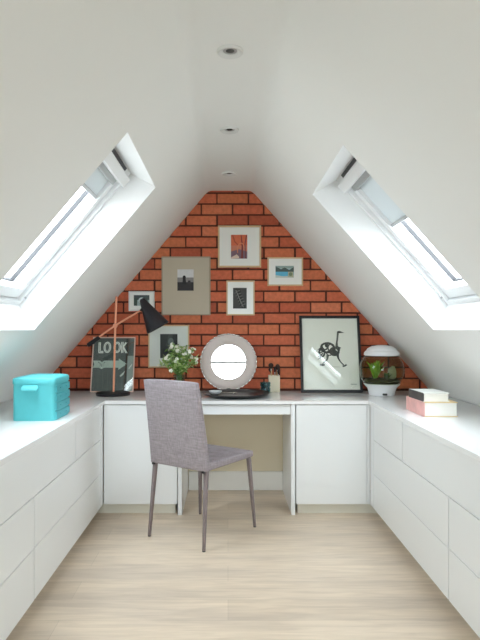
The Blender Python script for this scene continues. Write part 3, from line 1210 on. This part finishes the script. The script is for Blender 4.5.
# ------------------------------------------------------------------ fish bowl
F = Vector((1.088, 4.085, WT))
t = thing('fish_bowl', 'globe-shaped fish bowl with white base and white domed lid', 'fish bowl', F)
bm = bmesh.new()
lathe(bm, [(0, 0), (.082, 0), (.088, .004), (.090, .02), (.100, .05), (.122, .074), (.126, .080), (.115, .084), (.06, .060), (0, .058)], 48)
bs = mesh_obj('base', bm, 'whiteplastic', t, 40)
bm = bmesh.new()
box(bm, -.018, .014, -.098, -.086, .006, .020, bev=.003, seg=1)
mesh_obj('control_panel', bm, 'darkplastic', bs)
cz, rg = .175, .155
bm = bmesh.new()
prof = []
for k in range(0, 25):
    an = R(-54 + k * (54 + 50) / 24)
    prof.append((rg * math.cos(an), cz + rg * math.sin(an)))
lathe(bm, prof, 48)
mesh_obj('globe', bm, 'bowlglass', t, 60)
bm = bmesh.new()
prof = [(0, cz - .118)]
for k in range(0, 20):
    an = R(-52 + k * (52 + 34) / 19)
    prof.append(((rg - .004) * math.cos(an), cz + (rg - .004) * math.sin(an)))
prof.append((0, prof[-1][1]))
lathe(bm, prof, 48)
mesh_obj('water', bm, 'water', t, 60)
bm = bmesh.new()
lathe(bm, [(.088, .282), (.118, .279), (.124, .284), (.122, .300), (.112, .312), (.104, .316), (.104, .322), (.100, .328), (.070, .346), (.03, .353), (0, .354)], 48)
mesh_obj('lid', bm, 'whiteplastic', t, 35)
bm = bmesh.new()
lathe(bm, [(0, cz - .118), (.09, cz - .119), (.125, cz - .075), (.118, cz - .066), (.05, cz - .058), (0, cz - .062)], 32)
for v in bm.verts:
    if v.co.z > cz - .08:
        v.co.z += random.uniform(-.005, .006)
g = mesh_obj('gravel', bm, 'gravel', t, 60)
g['kind'] = 'stuff'
def water_plant(label, x, y, hgt, n, mat, spread):
    p = thing('water_plant', label, 'aquarium plant', (F.x + x, F.y + y, WT + cz - .068), group='plants inside the fish bowl')
    bm = bmesh.new()
    for k in range(n):
        an = random.uniform(0, 2 * math.pi)
        l = hgt * random.uniform(.55, 1)
        dx, dy = math.cos(an) * spread * random.uniform(.3, 1.1), math.sin(an) * spread * random.uniform(.3, 1) * .7
        wv = random.uniform(.007, .014) * (1 + spread * 5)
        sx, sy = -math.sin(an) * wv, math.cos(an) * wv
        pr = None
        for i in range(6):
            f_ = i / 5
            c = Vector((dx * f_ ** 1.4, dy * f_ ** 1.4, l * f_ - .2 * l * f_ ** 3))
            ww = math.sin(math.pi * (.12 + .86 * f_))
            cur = (bm.verts.new(c + Vector((sx, sy, 0)) * ww), bm.verts.new(c - Vector((sx, sy, 0)) * ww))
            if pr:
                bm.faces.new((pr[0], pr[1], cur[1], cur[0]))
            pr = cur
    mesh_obj('fronds', bm, mat, p, 60)
    bm = bmesh.new()
    lathe(bm, [(0, -.012), (.012, -.010), (.010, .006), (0, .010)], 10)
    mesh_obj('root_ball', bm, 'waterplant2', p)
water_plant('bright green feathery water plant inside the fish bowl', -.050, -.02, .175, 46, 'waterplant', .085)
water_plant('low dark green water plant at the middle of the fish bowl', .022, -.05, .075, 16, 'waterplant2', .04)
bm = bmesh.new()
ball(bm, (0, 0, .05), .034, 2, (.9, .8, 1.6))
for v in bm.verts:
    v.co += Vector((random.uniform(-.006, .006), random.uniform(-.006, .006), random.uniform(-.006, .006)))
o = mesh_obj('aquarium_rock', bm, 'stone', None, 30)
o.location = (F.x + .072, F.y + .0, WT + cz - .073)
tag(o, 'grey upright rock inside the fish bowl, beside the green plant', 'rock')

# ------------------------------------------------------------------ round mirror on a foot
Q = Vector((.004, 4.318, WT + .001))
tilt = R(4)
t = thing('table_mirror', 'round table mirror with a wide taupe surround standing behind the black tray', 'mirror', Q, (-tilt, 0, 0))
RO, RI, MC = .2085, .130, .219
def facing(bm, c):
    """turn a lathe made about z so its top faces -y, centred on c"""
    for v in bm.verts:
        x, y, z = v.co
        v.co = Vector((x + c[0], -z + c[1], y + c[2]))
bm = bmesh.new()
lathe(bm, [(RI - .002, 0), (RO, 0), (RO, .012), (RO - .008, .020), (RO - .03, .022), (RI + .01, .016), (RI, .012)], 72, closed=True)
facing(bm, (0, 0, MC))
mesh_obj('surround', bm, 'pewter', t, 40)
bm = bmesh.new()
lathe(bm, [(0, .004), (RI + .003, .004), (RI + .003, .010), (0, .010)], 72)
facing(bm, (0, 0, MC))
mesh_obj('mirror_glass', bm, 'mirror', t, 40)
bm = bmesh.new()
for k in range(36):
    an = 2 * math.pi * k / 36
    aw = math.pi / 36 * .9
    tube(bm, [((RO + .001) * math.cos(an + d * aw), -.016, MC + (RO + .001) * math.sin(an + d * aw)) for d in (-1, -.5, 0, .5, 1)], [.0025, .005, .0055, .005, .0025], 8)
mesh_obj('scalloped_rim', bm, 'chrome', t, 60)
bm = bmesh.new()
poly_prism(bm, [(-.055, 0), (.055, 0), (.045, .010), (.018, .016), (.012, .030), (-.012, .030), (-.018, .016), (-.045, .010)], -.062, .03, 'y')
bmesh.ops.bevel(bm, geom=bm.edges[:], offset=.002, segments=1, affect='EDGES')
bmesh.ops.rotate(bm, verts=bm.verts, cent=(0, 0, 0), matrix=Matrix.Rotation(tilt, 3, 'X'))
mesh_obj('foot', bm, 'chrome', t, 40)

# tray and what stands on or beside it
T = Vector((.056, 4.005, WT))
bm = bmesh.new()
lathe(bm, [(0, 0), (.165, 0), (.205, .010), (.232, .024), (.234, .027), (.229, .027), (.203, .015), (.165, .006), (0, .006)], 64)
o = mesh_obj('tray', bm, 'blackgloss', None, 40)
o.location = T
tag(o, 'round black lacquered tray with a raised rim in front of the round mirror', 'tray')
bm = bmesh.new()
lathe(bm, [(0, 0), (.022, 0), (.040, .012), (.046, .024), (.043, .024), (.036, .013), (.02, .005), (0, .004)], 32)
o = mesh_obj('trinket_dish', bm, 'whiteplastic', None, 40)
o.location = (-.088, 4.055, WT + .0082)
tag(o, 'small white dish lying on the black tray, nearest the chair', 'dish')
bm = bmesh.new()
tube(bm, [(-.07, 0, .007), (-.03, .005, .006), (.0, .01, .006)], [.003, .003, .004], 8)
ball(bm, (.018, .014, .006), .019, 2, (1.2, .8, .28))
o = mesh_obj('silver_spoon', bm, 'chrome', None, 60)
o.location = (.03, 4.10, WT + .0062)
tag(o, 'little silver spoon lying on the black tray below the mirror', 'spoon')

# teal tumbler beside the tray
t = thing('tumbler', 'small teal ribbed glass tumbler between the tray and the brush pot', 'tumbler', (.272, 4.205, WT))
bm = bmesh.new()
prof = [(0, 0), (.030, 0), (.036, .006), (.037, .03), (.033, .042), (.037, .054), (.040, .080), (.0375, .080), (.034, .054), (.030, .042), (.033, .03), (.031, .010), (0, .008)]
lathe(bm, prof, 36)
mesh_obj('glass_body', bm, 'tealglass', t, 40)
bm = bmesh.new()
lathe(bm, [(.0385, .028), (.041, .031), (.0385, .034)], 36)
lathe(bm, [(.037, .050), (.0405, .053), (.038, .056)], 36)
mesh_obj('ribs', bm, 'tealglass', t, 40)

# brush pot and brushes
c0 = Vector((.343, 4.305, WT))
t = thing('brush_pot', 'cream square ceramic pot holding brushes beside the mirror', 'pot', c0)
bm = bmesh.new()
s, h, w_ = .041, .122, .005
hexa(bm, [(-s + .002, -s + .002, 0), (s - .002, -s + .002, 0), (s - .002, s - .002, 0), (-s + .002, s - .002, 0), (-s, -s, .01), (s, -s, .01), (s, s, .01), (-s, s, .01)])
for a in ((-s, s, -s, -s + w_), (-s, s, s - w_, s), (-s, -s + w_, -s + w_, s - w_), (s - w_, s, -s + w_, s - w_)):
    box(bm, *a, .01, h)
mesh_obj('pot_body', bm, 'ceramic', t)
bm = bmesh.new()
box(bm, -s - .0015, s + .0015, -s - .0015, s + .0015, .004, .010, bev=.001, seg=1)
mesh_obj('pot_foot', bm, 'ceramic', t)
labs = [('dark round make-up brush in the cream pot, tallest of the bunch', -.018, -.012, .205, -6, .016),
        ('dark fanned brush leaning right in the cream pot', .018, .006, .196, 9, .014),
        ('slim pale-handled brush at the front of the cream pot', .004, -.016, .178, 2, .008),
        ('short dark brush at the back left of the cream pot', -.010, .018, .172, -12, .012),
        ('thin brush with a pale stem leaning right in the cream pot', .022, -.012, .165, 14, .008)]
for lab, x, y, hgt, ang, rb in labs:
    b = thing('brush', lab, 'brush', c0 + Vector((x * .4, y * .4, .012)), (0, R(ang * .55), 0), group='brushes in the cream pot')
    bm = bmesh.new()
    tube(bm, [(x * .3, y * .6, 0), (x * .3, y * .6, hgt - .058)], [.0035, .004], 8)
    mesh_obj('handle', bm, 'brushwood', b, 50)
    bm = bmesh.new()
    tube(bm, [(x * .3, y * .6, hgt - .060), (x * .3, y * .6, hgt - .042)], .005, 8)
    mesh_obj('ferrule', bm, 'chrome', b, 50)
    bm = bmesh.new()
    lathe(bm, [(.005, hgt - .043), (rb * 1.0, hgt - .03), (rb * 1.25, hgt - .018), (rb * .9, hgt - .006), (0, hgt)], 12, (x * .3, y * .6, 0))
    mesh_obj('bristles', bm, 'bristle', b, 50)

# ------------------------------------------------------------------ flowers in a glass vase
V0 = Vector((-.352, 4.165, WT))
t = thing('vase', 'clear glass vase of flowers behind the top of the grey chair', 'vase', V0)
bm = bmesh.new()
lathe(bm, [(0, 0), (.038, 0), (.042, .006), (.044, .08), (.040, .118), (.046, .138), (.043, .138), (.037, .118), (.041, .08), (.039, .012), (0, .010)], 36)
mesh_obj('glass_body', bm, 'vaseglass', t, 40)
bm = bmesh.new()
lathe(bm, [(0, .011), (.0385, .011), (.0405, .075), (0, .075)], 32)
mesh_obj('water', bm, 'water', t, 40)

bq = thing('flower_bouquet', 'loose bunch of white flowers and green leaves in the glass vase', 'flowers', V0 + Vector((0, 0, .012)))
tips = []
st = bmesh.new()
for k in range(30):
    an = 2.4 * k
    rad = .148 * math.sqrt((k + .5) / 30)
    top = Vector((rad * math.cos(an) * 1.02, rad * math.sin(an) * .72, .335 - .15 * (rad / .148) ** 2 + random.uniform(-.035, .045)))
    a0 = Vector((random.uniform(-.02, .02), random.uniform(-.02, .02), .0))
    a1 = Vector((top.x * .15, top.y * .15, .13))
    a2 = a1.lerp(top, .5) + Vector((top.x * .12, top.y * .12, .03))
    tube(st, [a0, a1, a2, top], .0016, 5)
    tips.append((a1, a2, top))
mesh_obj('stems', st, 'stem', bq, 60)
def leaf(bm, p, d, l, w):
    d = d.normalized()
    s = d.cross(Vector((random.uniform(-.4, .4), random.uniform(-.4, .4), 1)))
    s = s.normalized() * w
    up = s.cross(d).normalized() * l * .12
    P = [p, p + d * l * .35 + s + up, p + d * l - up, p + d * l * .35 - s + up, p + d * l * .4]
    vv = [bm.verts.new(x) for x in P]
    bm.faces.new((vv[0], vv[1], vv[4]))
    bm.faces.new((vv[1], vv[2], vv[4]))
    bm.faces.new((vv[2], vv[3], vv[4]))
    bm.faces.new((vv[3], vv[0], vv[4]))
lf, lp = bmesh.new(), bmesh.new()
for (a1, a2, top) in tips:
    for k in range(20):
        f_ = random.uniform(.0, 1.0) ** .8
        p = a1.lerp(a2, f_ * 2) if f_ < .5 else a2.lerp(top, f_ * 2 - 1)
        d = Vector((random.uniform(-1, 1), random.uniform(-1, 1), random.uniform(-.3, .9)))
        leaf(lf if random.random() < .45 else lp, p, d, random.uniform(.026, .052), random.uniform(.006, .012))
mesh_obj('leaves', lf, 'leaf', bq)
mesh_obj('pale_leaves', lp, 'leafpale', bq)['label'] = 'paler yellow-green leaves'
for k, (a1, a2, top) in enumerate(tips):
    if k % 6 == 5:
        continue
    bm = bmesh.new()
    for j in range(3):
        c = top + Vector((random.uniform(-.016, .016), random.uniform(-.016, .01), random.uniform(-.010, .014)))
        nrm = (Vector((top.x, top.y - .08, .09)) + Vector((random.uniform(-.05, .05),) * 3)).normalized()
        u = nrm.orthogonal().normalized()
        w_ = nrm.cross(u)
        r_ = random.uniform(.009, .014)
        cv = bm.verts.new(c)
        for i in range(5):
            a_ = 2 * math.pi * i / 5
            dd = u * math.cos(a_) + w_ * math.sin(a_)
            ss = (u * -math.sin(a_) + w_ * math.cos(a_)) * r_ * .5
            v1 = bm.verts.new(c + dd * r_ * .7 + ss + nrm * .003)
            v2 = bm.verts.new(c + dd * r_ * 1.2 + nrm * .001)
            v3 = bm.verts.new(c + dd * r_ * .7 - ss + nrm * .003)
            bm.faces.new((cv, v1, v2, v3))
    mesh_obj('blossom', bm, 'petal', bq)

# ------------------------------------------------------------------ daylight
wd = bpy.data.worlds.new('overcast')
sc.world = wd
wd.use_nodes = True
nt = wd.node_tree
bg = nt.nodes['Background']
bg.inputs['Strength'].default_value = 1.0
# overcast sky: brighter overhead than at the horizon, dull ground below
geo = nt.nodes.new('ShaderNodeTexCoord')
sx = nt.nodes.new('ShaderNodeSeparateXYZ')
rp = nt.nodes.new('ShaderNodeValToRGB')
mr = nt.nodes.new('ShaderNodeMapRange')
mr.inputs['From Min'].default_value = -1
mr.inputs['From Max'].default_value = 1
link(nt, geo.outputs['Generated'], sx.inputs[0])
link(nt, sx.outputs['Z'], mr.inputs['Value'])
link(nt, mr.outputs[0], rp.inputs['Fac'])
el = rp.color_ramp.elements
el[0].position = 0.40
el[0].color = (.44, .44, .43, 1)
el[1].position = 1.0
el[1].color = (.915, .98, 1.05, 1)
k_ = el.new(0.5)
k_.color = (.74, .80, .86, 1)
link(nt, rp.outputs['Color'], bg.inputs['Color'])
WORLD = 9.0
bg.inputs['Strength'].default_value = WORLD


def portal(name, loc, nrm, sx_, sy_, along):
    l = bpy.data.lights.new(name, 'AREA')
    l.shape = 'RECTANGLE'
    l.size, l.size_y = sx_, sy_
    l.cycles.is_portal = True
    o = bpy.data.objects.new(name, l)
    COL.objects.link(o)
    z = -Vector(nrm).normalized()      # area lights shine along -z
    x = Vector(along).normalized()
    y = z.cross(x)
    m = Matrix((x, y, z)).transposed().to_4x4()
    m.translation = loc
    o.matrix_world = m
    return o


for side in ('left', 'right'):
    P = slope_fn(side)
    s0, s1, hs = SKY[side]
    for y0, y1 in hs:
        c = P((s0 + s1) / 2, (y0 + y1) / 2, NT + .16)
        nn = P(0, 0, 0) - P(0, 0, 1)
        portal('skylight_portal', c, nn, y1 - y0, s1 - s0, (0, 1, 0))
portal('gable_portal', ((WX0 + WX1) / 2, REAR - .13, (WZ0 + WZ1) / 2), (0, 1, 0), WX1 - WX0, WZ1 - WZ0, (1, 0, 0))

# ------------------------------------------------------------------ camera
cam = bpy.data.cameras.new('camera')
cam.sensor_fit = 'VERTICAL'
cam.sensor_width = 27
cam.sensor_height = 36
cam.lens = 577.0 / 640.0 * 36.0
cam.shift_x = (240 - 228) / 640.0
cam.shift_y = (330 - 320) / 640.0
cam.clip_start = .02
co = bpy.data.objects.new('camera', cam)
COL.objects.link(co)
co.location = (0, 0, CAM_Z)
co.rotation_euler = (R(90), 0, 0)
sc.camera = co

sc.view_settings.view_transform = 'Standard'
sc.view_settings.look = 'None'
sc.view_settings.exposure = 0.71
sc.view_settings.gamma = 1.0
try:
    sc.view_settings.use_curve_mapping = False
    sc.cycles.max_bounces = 16
    sc.cycles.diffuse_bounces = 14
    sc.cycles.transparent_max_bounces = 24
    sc.cycles.use_denoising = True
    sc.cycles.sample_clamp_indirect = 0.0
except Exception:
    pass
